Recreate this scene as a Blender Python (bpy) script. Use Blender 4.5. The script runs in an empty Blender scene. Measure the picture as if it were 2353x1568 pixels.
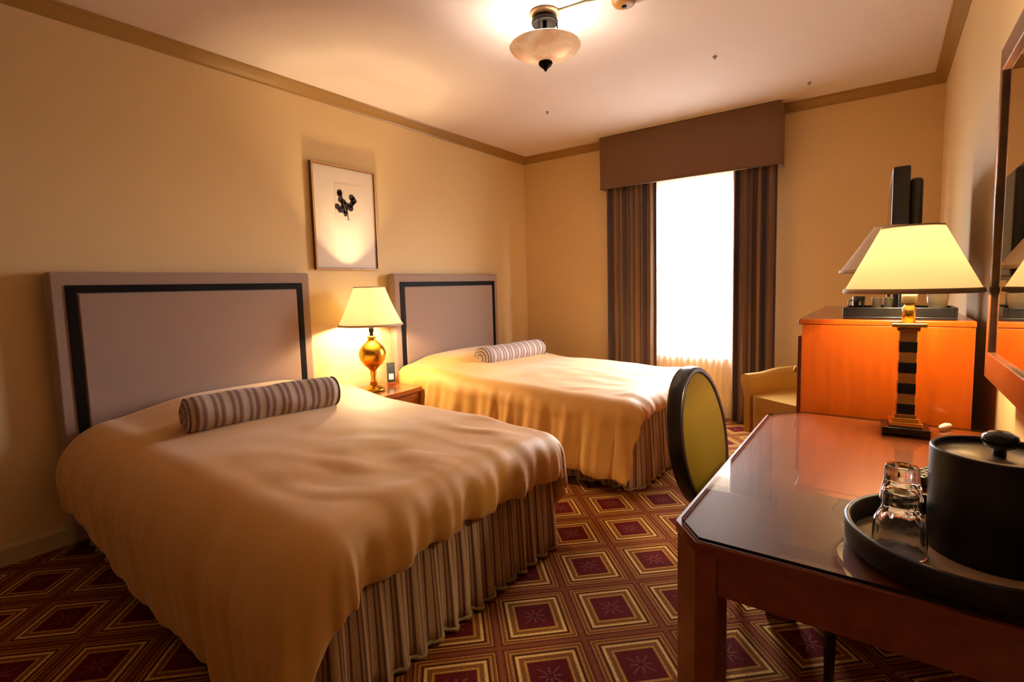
import bpy, math, random
from mathutils import Vector, Matrix, noise
random.seed(4)
PI = math.pi
sc = bpy.context.scene
COL = sc.collection

# ------------------------------------------------------------------ helpers
class MB:
    """collects geometry for one mesh"""
    def __init__(s): s.v=[]; s.f=[]; s.uv=[]; s.sm=[]; s.mi=[]
    def add(s, vs, fs, smooth=False, uvs=None, mi=0):
        o=len(s.v); s.v+= [tuple(v) for v in vs]
        for k,f in enumerate(fs):
            s.f.append(tuple(i+o for i in f)); s.sm.append(smooth); s.mi.append(mi)
            s.uv.append([uvs[i] for i in f] if uvs else [(0,0)]*len(f))
        return s
    def box(s, x0,x1,y0,y1,z0,z1, mi=0, M=None):
        vs=[Vector((x,y,z)) for x in (x0,x1) for y in (y0,y1) for z in (z0,z1)]
        if M: vs=[M@v for v in vs]
        fs=[(0,1,3,2),(4,6,7,5),(0,4,5,1),(2,3,7,6),(0,2,6,4),(1,5,7,3)]
        return s.add(vs,fs,False,None,mi)
    def prism(s, pts, z0, z1, mi=0, smooth=False, side_mi=None):
        n=len(pts); vs=[(x,y,z0) for x,y in pts]+[(x,y,z1) for x,y in pts]
        s.add(vs,[tuple(range(n-1,-1,-1)),tuple(range(n,2*n))],False,None,mi)
        o=len(s.v); s.add(vs,[(i,(i+1)%n,n+(i+1)%n,n+i) for i in range(n)],smooth,None,mi if side_mi is None else side_mi)
        return s
    def lathe(s, prof, c=(0,0,0), seg=40, mi=0, M=None, smooth=True, cap=True):
        vs=[];n=len(prof)
        for j in range(seg):
            a=2*PI*j/seg
            for r,z in prof:
                v=Vector((r*math.cos(a)+c[0], r*math.sin(a)+c[1], z+c[2]))
                vs.append(M@v if M else v)
        fs=[]
        for j in range(seg):
            k=(j+1)%seg
            for i in range(n-1):
                fs.append((j*n+i,k*n+i,k*n+i+1,j*n+i+1))
        s.add(vs,fs,smooth,None,mi)
        if cap:
            for i,rev in ((0,True),(n-1,False)):
                if prof[i][0]>1e-4:
                    ring=[j*n+i for j in range(seg)]
                    if rev: ring=ring[::-1]
                    base=len(s.v)-len(vs)
                    s.f.append(tuple(q+base for q in ring)); s.sm.append(False); s.mi.append(mi); s.uv.append([(0,0)]*seg)
        return s
    def tube(s, pts, r, seg=10, mi=0, closed=False):
        P=[Vector(p) for p in pts]; n=len(P); vs=[]
        rr=r if hasattr(r,'__len__') else [r]*n
        up=None
        for i,p in enumerate(P):
            if closed: t=(P[(i+1)%n]-P[i-1])
            else: t=(P[min(i+1,n-1)]-P[max(i-1,0)])
            t.normalize()
            if up is None:
                up=Vector((0,0,1)) if abs(t.z)<.9 else Vector((1,0,0))
            b=t.cross(up).normalized(); up=b.cross(t).normalized()
            for j in range(seg):
                a=2*PI*j/seg; vs.append(p+b*math.cos(a)*rr[i]+up*math.sin(a)*rr[i])
        fs=[]
        for i in range(n if closed else n-1):
            k=(i+1)%n
            for j in range(seg):
                l=(j+1)%seg; fs.append((i*seg+j,i*seg+l,k*seg+l,k*seg+j))
        if not closed: fs+= [tuple(range(seg))[::-1], tuple(range((n-1)*seg,n*seg))]
        return s.add(vs,fs,True,None,mi)
    def grid(s, fn, nu, nv, mi=0, wrapu=False, uvf=None):
        vs=[];uv=[]
        for i in range(nu+(0 if wrapu else 1)):
            for j in range(nv+1):
                u=i/nu; v=j/nv; vs.append(fn(u,v)); uv.append(uvf(u,v) if uvf else (u,v))
        fs=[];n=nv+1; m=nu
        for i in range(nu):
            k=(i+1)%nu if wrapu else i+1
            for j in range(nv): fs.append((i*n+j,k*n+j,k*n+j+1,i*n+j+1))
        return s.add(vs,fs,True,uv,mi)
    def build(s, name, mats, parent=None, bevel=0, subd=0, solid=0, loc=None):
        me=bpy.data.meshes.new(name)
        me.from_pydata(s.v,[],s.f); 
        if not isinstance(mats,(list,tuple)): mats=[mats]
        for m in mats: me.materials.append(m)
        ul=me.uv_layers.new(name='UVMap'); k=0
        for pi,p in enumerate(me.polygons):
            p.use_smooth=s.sm[pi]; p.material_index=s.mi[pi]
            for q in range(p.loop_total): ul.data[p.loop_start+q].uv=s.uv[pi][q]
        me.update()
        o=bpy.data.objects.new(name,me); COL.objects.link(o)
        if parent is not None: o.parent=parent
        if loc: o.location=loc
        if solid:
            m=o.modifiers.new('s','SOLIDIFY'); m.thickness=solid; m.offset=0
        if bevel:
            m=o.modifiers.new('b','BEVEL'); m.width=bevel; m.segments=3; m.limit_method='ANGLE'; m.angle_limit=math.radians(50)
            for p in me.polygons: p.use_smooth=True
            w=o.modifiers.new('w','WEIGHTED_NORMAL'); w.keep_sharp=True
        if subd:
            m=o.modifiers.new('d','SUBSURF'); m.levels=subd; m.render_levels=subd
        return o

def thing(name,label,cat,loc=(0,0,0),rotz=0,group=None):
    o=bpy.data.objects.new(name,None); COL.objects.link(o)
    o.location=loc; o.rotation_euler=(0,0,rotz); o.empty_display_size=.05
    o['label']=label; o['category']=cat
    if group: o['group']=group
    return o
def tag(o,label,cat,group=None):
    o['label']=label; o['category']=cat
    if group: o['group']=group
    return o
def struct(o): o['kind']='structure'; return o
def copy_tree(o, parent=None):
    c=o.copy(); COL.objects.link(c); c.parent=parent
    for ch in [q for q in bpy.data.objects if q.parent is o]: copy_tree(ch,c)
    return c
def light(name, loc, power, col, r, parent=None):
    l=bpy.data.lights.new(name,'POINT'); l.energy=power; l.color=col; l.shadow_soft_size=r
    o=bpy.data.objects.new(name,l); COL.objects.link(o); o.location=loc
    if parent is not None: o.parent=parent
    return o
def sstep(a,b,x):
    t=max(0,min(1,(x-a)/(b-a))); return t*t*(3-2*t)

# ------------------------------------------------------------------ materials
def mat(name, col, rough=.5, metal=0, coat=0, spec=.5, sheen=0, trans=0, bump=0, bscale=200, var=0, vscale=6, emit=None, estr=0):
    m=bpy.data.materials.new(name); m.use_nodes=True; nt=m.node_tree; b=nt.nodes['Principled BSDF']
    b.inputs['Base Color'].default_value=(*col,1); b.inputs['Roughness'].default_value=rough
    b.inputs['Metallic'].default_value=metal; b.inputs['Coat Weight'].default_value=coat
    b.inputs['Coat Roughness'].default_value=.06; b.inputs['Specular IOR Level'].default_value=spec
    b.inputs['Sheen Weight'].default_value=sheen; b.inputs['Transmission Weight'].default_value=trans
    if emit: b.inputs['Emission Color'].default_value=(*emit,1); b.inputs['Emission Strength'].default_value=estr
    tc=nt.nodes.new('ShaderNodeTexCoord')
    if bump:
        n=nt.nodes.new('ShaderNodeTexNoise'); n.inputs['Scale'].default_value=bscale; n.inputs['Detail'].default_value=3
        bp=nt.nodes.new('ShaderNodeBump'); bp.inputs['Strength'].default_value=bump; bp.inputs['Distance'].default_value=.002
        nt.links.new(tc.outputs['Object'],n.inputs['Vector']); nt.links.new(n.outputs['Fac'],bp.inputs['Height']); nt.links.new(bp.outputs['Normal'],b.inputs['Normal'])
    if var:
        n=nt.nodes.new('ShaderNodeTexNoise'); n.inputs['Scale'].default_value=vscale; n.inputs['Detail'].default_value=4
        mx=nt.nodes.new('ShaderNodeMix'); mx.data_type='RGBA'
        mx.inputs[6].default_value=(*[c*(1-var) for c in col],1); mx.inputs[7].default_value=(*[min(1,c*(1+var)) for c in col],1)
        nt.links.new(tc.outputs['Object'],n.inputs['Vector']); nt.links.new(n.outputs['Fac'],mx.inputs[0]); nt.links.new(mx.outputs[2],b.inputs['Base Color'])
    return m
def ramp(nt, fac, stops, interp='LINEAR'):
    r=nt.nodes.new('ShaderNodeValToRGB'); cr=r.color_ramp; cr.interpolation=interp
    while len(cr.elements)>1: cr.elements.remove(cr.elements[-1])
    cr.elements[0].position=stops[0][0]; cr.elements[0].color=(*stops[0][1],1)
    for p,c in stops[1:]:
        e=cr.elements.new(p); e.color=(*c,1)
    nt.links.new(fac,r.inputs['Fac']); return r.outputs['Color']
def M_(nt,op,a,b=None,c=None):
    n=nt.nodes.new('ShaderNodeMath'); n.operation=op
    for i,x in enumerate((a,b,c)):
        if x is None: continue
        if isinstance(x,(int,float)): n.inputs[i].default_value=x
        else: nt.links.new(x,n.inputs[i])
    return n.outputs[0]
def wood(name, c1, c2, rough=.35, coat=.3, scale=(1,12,12), spec=.5):
    m=mat(name,c1,rough,coat=coat,spec=spec); nt=m.node_tree; b=nt.nodes['Principled BSDF']
    tc=nt.nodes.new('ShaderNodeTexCoord'); mp=nt.nodes.new('ShaderNodeMapping'); mp.inputs['Scale'].default_value=scale
    n=nt.nodes.new('ShaderNodeTexNoise'); n.inputs['Scale'].default_value=2.2; n.inputs['Detail'].default_value=6; n.inputs['Distortion'].default_value=.6
    nt.links.new(tc.outputs['Object'],mp.inputs['Vector']); nt.links.new(mp.outputs['Vector'],n.inputs['Vector'])
    nt.links.new(ramp(nt,n.outputs['Fac'],[(.3,c2),(.7,c1)]),b.inputs['Base Color'])
    return m
def stripes(name, stops, period, axis='X', rough=.75, sheen=.2, bump=0):
    """stripes across UV.x (metres)"""
    m=mat(name,(1,1,1),rough,sheen=sheen); nt=m.node_tree; b=nt.nodes['Principled BSDF']
    tc=nt.nodes.new('ShaderNodeTexCoord'); sp=nt.nodes.new('ShaderNodeSeparateXYZ'); nt.links.new(tc.outputs['UV'],sp.inputs[0])
    fr=M_(nt,'FRACT',M_(nt,'DIVIDE',sp.outputs[axis],period))
    nt.links.new(ramp(nt,fr,stops,'LINEAR'),b.inputs['Base Color'])
    return m

WALLC=(.73,.54,.285)
m_wall=mat('wall_paint',WALLC,.6,bump=.15,bscale=60,spec=.3)
m_ceil=mat('ceiling_paint',(.78,.69,.68),.8,bump=.3,bscale=40,spec=.2)
m_crown=mat('crown_gold_paint',(.30,.16,.035),.35,spec=.6)
m_base=mat('baseboard_paint',(.62,.50,.30),.5)
m_comf=mat('comforter_satin_gold',(.68,.37,.10),.58,spec=.45,sheen=.4,bump=.25,bscale=5)
m_comf.node_tree.nodes['Principled BSDF'].inputs['Sheen Roughness'].default_value=.4
m_matt=mat('mattress_ticking',(.6,.5,.38),.8)
m_hb=mat('headboard_taupe_fabric',(.30,.20,.155),.8,sheen=.3,bump=.3,bscale=500)
m_trimblk=mat('black_trim',(.004,.003,.003),.55,spec=.1)
m_cherry=wood('cherry_wood',(.34,.058,.002),(.25,.038,.0015),.28,.5,(14,14,1.5))
m_deskwood=wood('desk_cherry_wood',(.28,.068,.018),(.20,.042,.012),.35,.3,(12,1.5,12))
m_desktop=wood('desktop_cherry_wood',(.25,.052,.008),(.18,.036,.005),.45,.0,(12,1.2,12))
m_night=wood('nightstand_cherry',(.42,.12,.03),(.3,.07,.02),.25,.5,(12,1.5,12))
m_black=mat('black_lacquer',(.006,.005,.006),.22)
m_leather=mat('black_leatherette',(.007,.0045,.005),.42,spec=.3,bump=.2,bscale=400)
m_brass=mat('polished_brass',(.80,.50,.12),.2,metal=1)
m_gold=mat('gilt_ceramic',(.62,.34,.035),.26,metal=1)
m_tan=mat('tan_stone_band',(.42,.22,.07),.3,var=.2,vscale=40)
m_bronze=mat('dark_bronze',(.005,.0035,.003),.5,spec=.1)
m_olive=mat('olive_green_upholstery',(.17,.11,.009),.6,sheen=0,spec=.2,bump=.2,bscale=400)
m_darkwood=mat('ebonised_wood',(.014,.010,.009),.25)
m_arm=mat('gold_leather_upholstery',(.62,.37,.085),.42,bump=.2,bscale=120)
m_white=mat('white_china',(.8,.76,.7),.25)
m_plast=mat('dark_plastic',(.02,.02,.024),.35)
m_screen=mat('tv_screen_glass',(.004,.004,.005),.08)
m_frame=wood('picture_frame_wood',(.55,.30,.09),(.42,.2,.05),.35,.3,(10,10,10))
m_mframe=wood('mirror_frame_wood',(.13,.045,.018),(.07,.025,.012),.28,.5,(10,3,10))
m_paper=mat('print_paper',(.80,.68,.58),.5)
m_mir=mat('mirror_silver',(.86,.84,.80),.015,metal=1)
m_lid=mat('bucket_lid_metal',(.55,.47,.36),.32,metal=.85)
m_traycork=mat('tray_floor_lining',(.78,.57,.38),.35,coat=.2)
m_greybtn=mat('grey_keypad',(.45,.45,.48),.4)
m_cream=mat('sprinkler_metal',(.30,.24,.20),.4)

m_skirt=stripes('skirt_stripe',[(0,(.52,.37,.25)),(.28,(.52,.37,.25)),(.33,(.13,.05,.035)),(.40,(.13,.05,.035)),(.45,(.40,.27,.16)),(.60,(.36,.22,.13)),(.66,(.09,.035,.03)),(.80,(.16,.07,.045)),(.86,(.52,.37,.25)),(1,(.52,.37,.25))],.042)
m_bol=stripes('bolster_stripe',[(0,(.50,.42,.34)),(.22,(.42,.33,.26)),(.3,(.16,.075,.065)),(.45,(.24,.13,.11)),(.5,(.45,.36,.28)),(.62,(.40,.30,.24)),(.7,(.14,.07,.06)),(.86,(.27,.16,.13)),(.93,(.50,.42,.34)),(1,(.50,.42,.34))],.075)
m_curt=stripes('curtain_stripe',[(0,(.20,.105,.06)),(.2,(.18,.095,.06)),(.23,(.045,.025,.035)),(.42,(.06,.032,.045)),(.45,(.21,.14,.065)),(.56,(.19,.115,.06)),(.59,(.03,.014,.012)),(.7,(.10,.04,.03)),(.74,(.07,.04,.055)),(.88,(.07,.04,.055)),(.91,(.21,.11,.06)),(1,(.20,.105,.06))],.16,rough=.65)
m_val=mat('valance_brown_fabric',(.15,.072,.032),.75,sheen=.2,bump=.3,bscale=400)

m_fringe=mat('olive_fringe',(.30,.21,.10),.8)
m_pip=mat('brown_piping',(.07,.035,.03),.7)
# carpet
def carpet():
    m=mat('patterned_carpet',(.2,.05,.05),.95,spec=.05); nt=m.node_tree; b=nt.nodes['Principled BSDF']
    tc=nt.nodes.new('ShaderNodeTexCoord'); sp=nt.nodes.new('ShaderNodeSeparateXYZ'); nt.links.new(tc.outputs['Object'],sp.inputs[0])
    th,P,cx,cy=.76338,.2934,2.4318,1.6712
    x=M_(nt,'SUBTRACT',sp.outputs['X'],cx); y=M_(nt,'SUBTRACT',sp.outputs['Y'],cy)
    c,s_=math.cos(th)/P,math.sin(th)/P
    u=M_(nt,'ADD',M_(nt,'MULTIPLY',x,c),M_(nt,'MULTIPLY',y,s_)); v=M_(nt,'SUBTRACT',M_(nt,'MULTIPLY',y,c),M_(nt,'MULTIPLY',x,s_))
    def cell(q): return M_(nt,'ABSOLUTE',M_(nt,'SUBTRACT',M_(nt,'FRACT',M_(nt,'ADD',q,100.5)),.5))
    du,dv=cell(u),cell(v)
    mm=M_(nt,'MULTIPLY',M_(nt,'MAXIMUM',du,dv),2)      # 0..1
    mar=(.092,.008,.007); dk=(.045,.008,.004); br=(.19,.068,.015); gd=(.40,.20,.035); cr=(.62,.40,.14); rd=(.16,.026,.012)
    col=ramp(nt,mm,[(0,mar),(.43,mar),(.445,rd),(.465,gd),(.50,gd),(.515,br),(.60,br),(.61,gd),(.635,cr),(.665,cr),(.68,gd),(.70,dk),(.725,dk),(.74,br),(.79,gd),(.81,rd),(.85,br),(.88,gd),(.90,dk),(.93,rd),(1,br)])
    # little star in each dark square
    mn=M_(nt,'MINIMUM',du,dv); mx=M_(nt,'MAXIMUM',du,dv)
    l1=M_(nt,'LESS_THAN',mn,.012); l2=M_(nt,'LESS_THAN',M_(nt,'SUBTRACT',mx,mn),.014)
    st=M_(nt,'MULTIPLY',M_(nt,'MAXIMUM',l1,l2),M_(nt,'LESS_THAN',mx,.125))
    st=M_(nt,'MULTIPLY',st,M_(nt,'GREATER_THAN',mx,.03))
    mix=nt.nodes.new('ShaderNodeMix'); mix.data_type='RGBA'; mix.inputs[7].default_value=(.22,.07,.05,1)
    nt.links.new(M_(nt,'MULTIPLY',st,.6),mix.inputs[0]); nt.links.new(col,mix.inputs[6])
    n=nt.nodes.new('ShaderNodeTexNoise'); n.inputs['Scale'].default_value=160; nt.links.new(tc.outputs['Object'],n.inputs['Vector'])
    m2=nt.nodes.new('ShaderNodeMix'); m2.data_type='RGBA'; m2.blend_type='MULTIPLY'; m2.inputs[0].default_value=.6
    nt.links.new(mix.outputs[2],m2.inputs[6]); nt.links.new(ramp(nt,n.outputs['Fac'],[(.3,(.45,.45,.45)),(.7,(1.3,1.3,1.3))]),m2.inputs[7])
    nt.links.new(m2.outputs[2],b.inputs['Base Color'])
    bp=nt.nodes.new('ShaderNodeBump'); bp.inputs['Strength'].default_value=.5; bp.inputs['Distance'].default_value=.004
    nt.links.new(n.outputs['Fac'],bp.inputs['Height']); nt.links.new(bp.outputs['Normal'],b.inputs['Normal'])
    return m
m_carpet=carpet()

def shade_mat(name,col,tr=.6,em=None,es=0,transp=0):
    m=bpy.data.materials.new(name); m.use_nodes=True; nt=m.node_tree; nt.nodes.remove(nt.nodes['Principled BSDF'])
    out=nt.nodes['Material Output']
    d=nt.nodes.new('ShaderNodeBsdfDiffuse'); d.inputs[0].default_value=(*col,1)
    t=nt.nodes.new('ShaderNodeBsdfTranslucent'); t.inputs[0].default_value=(*col,1)
    mx=nt.nodes.new('ShaderNodeMixShader'); mx.inputs[0].default_value=tr
    nt.links.new(d.outputs[0],mx.inputs[1]); nt.links.new(t.outputs[0],mx.inputs[2]); o=mx.outputs[0]
    if transp:
        tp=nt.nodes.new('ShaderNodeBsdfTransparent'); m2=nt.nodes.new('ShaderNodeMixShader'); m2.inputs[0].default_value=transp
        nt.links.new(o,m2.inputs[1]); nt.links.new(tp.outputs[0],m2.inputs[2]); o=m2.outputs[0]
    if em:
        e=nt.nodes.new('ShaderNodeEmission'); e.inputs[0].default_value=(*em,1); e.inputs[1].default_value=es
        a=nt.nodes.new('ShaderNodeAddShader'); nt.links.new(o,a.inputs[0]); nt.links.new(e.outputs[0],a.inputs[1]); o=a.outputs[0]
    nt.links.new(o,out.inputs[0]); return m
m_shade=shade_mat('lit_lamp_shade_fabric',(.98,.95,.80),.72)
m_shade_off=shade_mat('unlit_lamp_shade_fabric',(.95,.86,.78),.2)
m_shadeband=mat('shade_trim_band',(.55,.40,.26),.7)
m_sheer=shade_mat('sheer_voile',(.93,.90,.86),.6,transp=.5)
def alab():
    m=shade_mat('alabaster_glass',(.9,.78,.6),.5); nt=m.node_tree
    tc=nt.nodes.new('ShaderNodeTexCoord'); n=nt.nodes.new('ShaderNodeTexNoise'); n.inputs['Scale'].default_value=9; n.inputs['Detail'].default_value=3; n.inputs['Distortion'].default_value=1.5
    nt.links.new(tc.outputs['Object'],n.inputs['Vector']); c=ramp(nt,n.outputs['Fac'],[(.35,(.70,.54,.42)),(.65,(.9,.83,.74))])
    for nd in nt.nodes:
        if nd.type in('BSDF_DIFFUSE','BSDF_TRANSLUCENT'): nt.links.new(c,nd.inputs[0])
    return m
m_alab=alab()
def archglass(name,tint=(.97,.97,.95),ior=1.5):
    m=bpy.data.materials.new(name); m.use_nodes=True; nt=m.node_tree; nt.nodes.remove(nt.nodes['Principled BSDF']); out=nt.nodes['Material Output']
    g=nt.nodes.new('ShaderNodeBsdfGlossy'); g.inputs['Roughness'].default_value=.0; t=nt.nodes.new('ShaderNodeBsdfTransparent'); t.inputs[0].default_value=(*tint,1)
    f=nt.nodes.new('ShaderNodeFresnel'); f.inputs[0].default_value=ior; mx=nt.nodes.new('ShaderNodeMixShader')
    ge=nt.nodes.new('ShaderNodeNewGeometry'); nt.links.new(M_(nt,'MULTIPLY',f.outputs[0],M_(nt,'SUBTRACT',1,ge.outputs['Backfacing'])),mx.inputs[0]); nt.links.new(t.outputs[0],mx.inputs[1]); nt.links.new(g.outputs[0],mx.inputs[2]); nt.links.new(mx.outputs[0],out.inputs[0]); return m
m_pane=archglass('window_glass')
m_dglass=archglass('desk_glass_sheet',ior=2.5)
m_tumbler=mat('clear_glass',(1,1,1),.02,trans=1); 

# ------------------------------------------------------------------ room
W,D,H=3.53,4.70,2.6; YB=-2.6; T=.12
WX0,WX1,WZ0,WZ1=1.36,2.32,.56,2.13          # window opening
struct(MB().box(-T,W+T,YB-T,D+.2,-.1,0).build('floor',m_carpet))
struct(MB().box(-T,W+T,YB-T,D+.2,H,H+.1).build('ceiling',m_ceil))
struct(MB().box(-T,0,YB,D,0,H).build('wall_left',m_wall))
struct(MB().box(W,W+T,YB,D,0,H).build('wall_right',m_wall))
struct(MB().box(-T,W+T,YB-T,YB,0,H).build('wall_back',m_wall))
b=MB()
b.box(-T,WX0,D,D+.2,0,H); b.box(WX1,W+T,D,D+.2,0,H); b.box(WX0,WX1,D,D+.2,0,WZ0); b.box(WX0,WX1,D,D+.2,WZ1,H)
struct(b.build('wall_far',m_wall))
# crown moulding, cove profile (distance from wall, height)
CP=[(0,H-.066),(.006,H-.066),(.010,H-.056),(.030,H-.036),(.050,H-.014),(.060,H-.010),(.064,H),(0,H)]
def extr(prof,axis,a0,a1,wall,sgn,miter=True):
    b=MB(); vs=[]
    for e,(end) in enumerate((a0,a1)):
        for d,z in prof:
            inset=d if miter else 0
            p=end+(inset if e==0 else -inset)
            vs.append((wall+sgn*d,p,z) if axis=='y' else (p,wall+sgn*d,z))
    n=len(prof)
    b.add(vs,[(i,(i+1)%n,n+(i+1)%n,n+i) for i in range(n)]+[tuple(range(n)),tuple(range(2*n-1,n-1,-1))])
    return b
struct(extr(CP,'y',YB,D,0,1).build('trim_1',m_crown))
struct(extr(CP,'x',0,W,D,-1).build('trim_2',m_crown))
struct(extr(CP,'y',YB,D,W,-1).build('trim_3',m_crown))
struct(extr(CP,'x',0,W,YB,1).build('trim_4',m_crown))
BP=[(0,0),(.016,0),(.016,.078),(.010,.088),(.004,.096),(0,.096)]
struct(extr(BP,'y',YB,D,0,1).build('baseboard_left',m_base))
struct(extr(BP,'x',0,W,D,-1).build('baseboard_far',m_base))
struct(extr(BP,'y',YB,D,W,-1).build('baseboard_right',m_base))
struct(extr(BP,'x',0,W,YB,1).build('baseboard_back',m_base))
# window
wd=bpy.data.objects.new('window_1',None); COL.objects.link(wd); wd.location=((WX0+WX1)/2,D+.1,WZ0); struct(wd)
fx=MB(); a,c_=WX0-wd.location.x,WX1-wd.location.x; hh=WZ1-WZ0
fx.box(a,a+.045,-.03,.03,0,hh).box(c_-.045,c_,-.03,.03,0,hh).box(a+.045,c_-.045,-.03,.03,0,.05).box(a+.045,c_-.045,-.03,.03,hh-.05,hh).box(a+.045,c_-.045,-.025,.025,hh*.5-.02,hh*.5+.02)
fx.build('window_frame',m_base,wd)
MB().box(a+.045,c_-.045,-.003,.003,.05,hh-.05).build('window_pane',m_pane,wd)
MB().box(a-.03,c_+.03,-.135,-.03,-.03,0).build('window_sill',m_base,wd,bevel=.004)

# ------------------------------------------------------------------ beds
def make_bed(yc, xf, label, comf_label, os_near, os_side, os_foot, seed, skx, foot_skirt_top, R=.14, zt=.575, flare=.22, near_in=False, head=.085, cyoff=0, hb_hw=.67):
    bed=thing('bed',label,'bed',(0,yc,0))
    hw=.655
    # headboard
    h=MB(); n=24
    h.box(.006,.088,-hb_hw,hb_hw,.02,1.34)
    hb=h.build('headboard',m_hb,bed,bevel=.018)
    o,i_=hb_hw-.062,hb_hw-.102
    t=MB(); zt1,zt2=1.34-.066,1.34-.104
    x0,x1=.084,.094
    t.box(x0,x1,-o,-i_,.1,zt1).box(x0,x1,i_,o,.1,zt1).box(x0,x1,-i_,i_,zt2,zt1)
    t.build('headboard_trim',m_trimblk,hb,bevel=.002)
    p_=MB(); p_.box(.084,.099,-i_+.004,i_-.004,.12,zt2-.004); p_.build('headboard_panel',m_hb,hb,bevel=.006)
    MB().box(.10,xf-.06,-hw+.02,hw-.02,.08,.30).build('box_spring',m_matt,bed,bevel=.02)
    MB().box(.10,xf-.05,-hw+.03,hw-.03,.302,zt-.07).build('mattress',m_matt,bed,bevel=.07)
    lg=MB()
    for sx in (.2,xf-.2):
        for sy in (-.5,.5):
            MB().lathe([(.02,0),(.026,.08)],(sx,sy,0),12).build('leg',m_darkwood,bed)
    # skirt: ruffled ribbon along near side, foot, far side
    path=[]; x_s=.14; r=.05; hy=hw-.012; hn=.585 if near_in else hy
    L1=skx-r-x_s; arc=r*PI/2; L2=hy+hn-2*r; tot=2*L1+2*arc+L2
    def pt(s):
        if s<L1: return (x_s+s,-hn),(0,-1)
        s-=L1
        if s<arc:
            a=s/r; return (skx-r+r*math.sin(a),-hn+r-r*math.cos(a)),(math.sin(a),-math.cos(a))
        s-=arc
        if s<L2: return (skx,-hn+r+s),(1,0)
        s-=L2
        if s<arc:
            a=s/r; return (skx-r+r*math.cos(a),hy-r+r*math.sin(a)),(math.cos(a),math.sin(a))
        s-=arc
        return (skx-r-s,hy),(0,1)
    def sk(u,v):
        s=u*tot; (x,y),(nx,ny)=pt(min(s,tot-1e-6))
        nz=noise.noise(Vector((s*3.1,seed,0)))
        w=(1-v)
        amp=(.004+.012*w)
        d=amp*math.sin(s*2*PI/.075+2.2*nz+.6*w*math.sin(s*5))+.012*w*noise.noise(Vector((s*5,seed+5,v)))+.022*w
        z=.006+v*(foot_skirt_top-.006)
        return Vector((x+nx*d,y+ny*d,z+.006*w*math.sin(s*2*PI/.15+nz*3)))
    MB().grid(sk,int(tot/.008),8,uvf=lambda u,v:(u*tot*1.25,v)).build('bed_skirt',m_skirt,bed,solid=.003)
    n_=int(tot/.012); MB().tube([sk(k/n_,.012)+Vector((0,0,.004+.003*(k%2))) for k in range(n_+1)],[.006+.002*(k%2) for k in range(n_+1)],6).build('skirt_fringe',m_fringe,bed)
    # comforter
    Rn=.235 if near_in else R
    x0r=.115; xr=xf-R+.02; yr=hw+.0-R*.45; yn=.485 if near_in else yr
    def topz(x,y):
        rise=head*(1-sstep(.42,.95,x))*(.55+.45*(1-sstep(yr-.25,yr+.02,abs(y))))
        rise*=sstep(.0,.22,x)*.35+.65
        if near_in: rise*=.35+.65*sstep(-yn-.02,-.1,y)
        sag=-.03*sstep(1.0,xf,x)
        crown=.018*(1-(y/yr)**2) if abs(y)<yr else 0
        nb=.010*noise.noise(Vector((x*2.2,y*2.2,seed)))+.008*noise.noise(Vector((x*5+y*3,y*6-x*2,seed+3)))*sstep(.7,1.5,x)
        # crease ridges near the foot edge
        nb+=.014*max(0,noise.noise(Vector((x*3+y*2,y*9-x*3,seed+9))))*sstep(1.2,xf-.2,x)
        return zt+rise+sag+crown+nb
    Lx=xr-x0r+os_foot
    def cm(u,v):
        a=u*Lx; on=os_near[0]+(os_near[1]-os_near[0])*sstep(.05,1.0,a)
        b_=-(yn+on)+v*(yn+yr+on+os_side)
        # wavy hem
        px=x0r+min(a,xr-x0r); py=max(-yn,min(yr,b_))
        ox=max(0,a-(xr-x0r)); oy=max(0,b_-yr,-yn-b_)
        sy=1 if b_>0 else -1
        d=math.hypot(ox,oy)
        z0=topz(px,py)
        if d<1e-6: return Vector((px,py,z0))
        nx,ny=ox/d,oy/d*sy
        # perimeter coordinate for folds
        ang=math.atan2(ox,oy) if oy>0 or ox>0 else 0
        s=(px if oy>0 else 0)+ (py*sy if ox>0 else 0)*1.0+ang*.28
        s+= 3.0*(sy if oy>0 else 0)
        wav=noise.noise(Vector((s*2.3,seed*1.7,2)))
        drp=0
        Rr=R+(Rn-R)*(oy/d)**2 if b_<0 else R
        A=Rr*PI/2
        if d<A:
            th=d/Rr; out=Rr*math.sin(th); drp=Rr*(1-math.cos(th))
        else:
            e=d-A; fl=-.09 if (b_<0 and near_in and ox<=.02) else flare; out=Rr+fl*e; drp=Rr+e*math.cos(math.atan(flare))
        fold=sstep(.25*A,A+.16,d)
        fold*=.35 if (near_in and b_<0 and a<1.4) else 1
        out+=fold*(.017*math.sin(s*2*PI/.23+3*wav)+(.045 if ox>0 else .03)*wav+.009*math.sin(s*2*PI/.09+5*wav))
        drp+=fold*(.035*wav+.006*math.sin(s*17))
        # puffy hem roll
        oe=on if b_<0 else os_side
        end=(oe if ox<=0 else (os_foot if oy<=0 else math.hypot(oe,os_foot)))
        hem=sstep(end-.05,end,d)
        out-=.012*hem
        return Vector((px+nx*out,py+ny*out,max(.02,z0-drp)))
    g=MB().grid(cm,150,190)
    cf=g.build('comforter',m_comf,None,loc=(0,yc+cyoff,0))
    md=cf.modifiers.new('s','SOLIDIFY'); md.thickness=.03; md.offset=-1
    md=cf.modifiers.new('m','SMOOTH'); md.factor=.5; md.iterations=3
    tag(cf,comf_label,'comforter')
    return bed
make_bed(1.317,2.05,'near double bed with tall taupe upholstered headboard edged in black, nearest the camera',
  'gold satin comforter spread over the near bed with folded striped bolster on it',(.54,.66),.36,.27,1.0,2.005,.50,R=.115,flare=.03,near_in=True)
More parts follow.
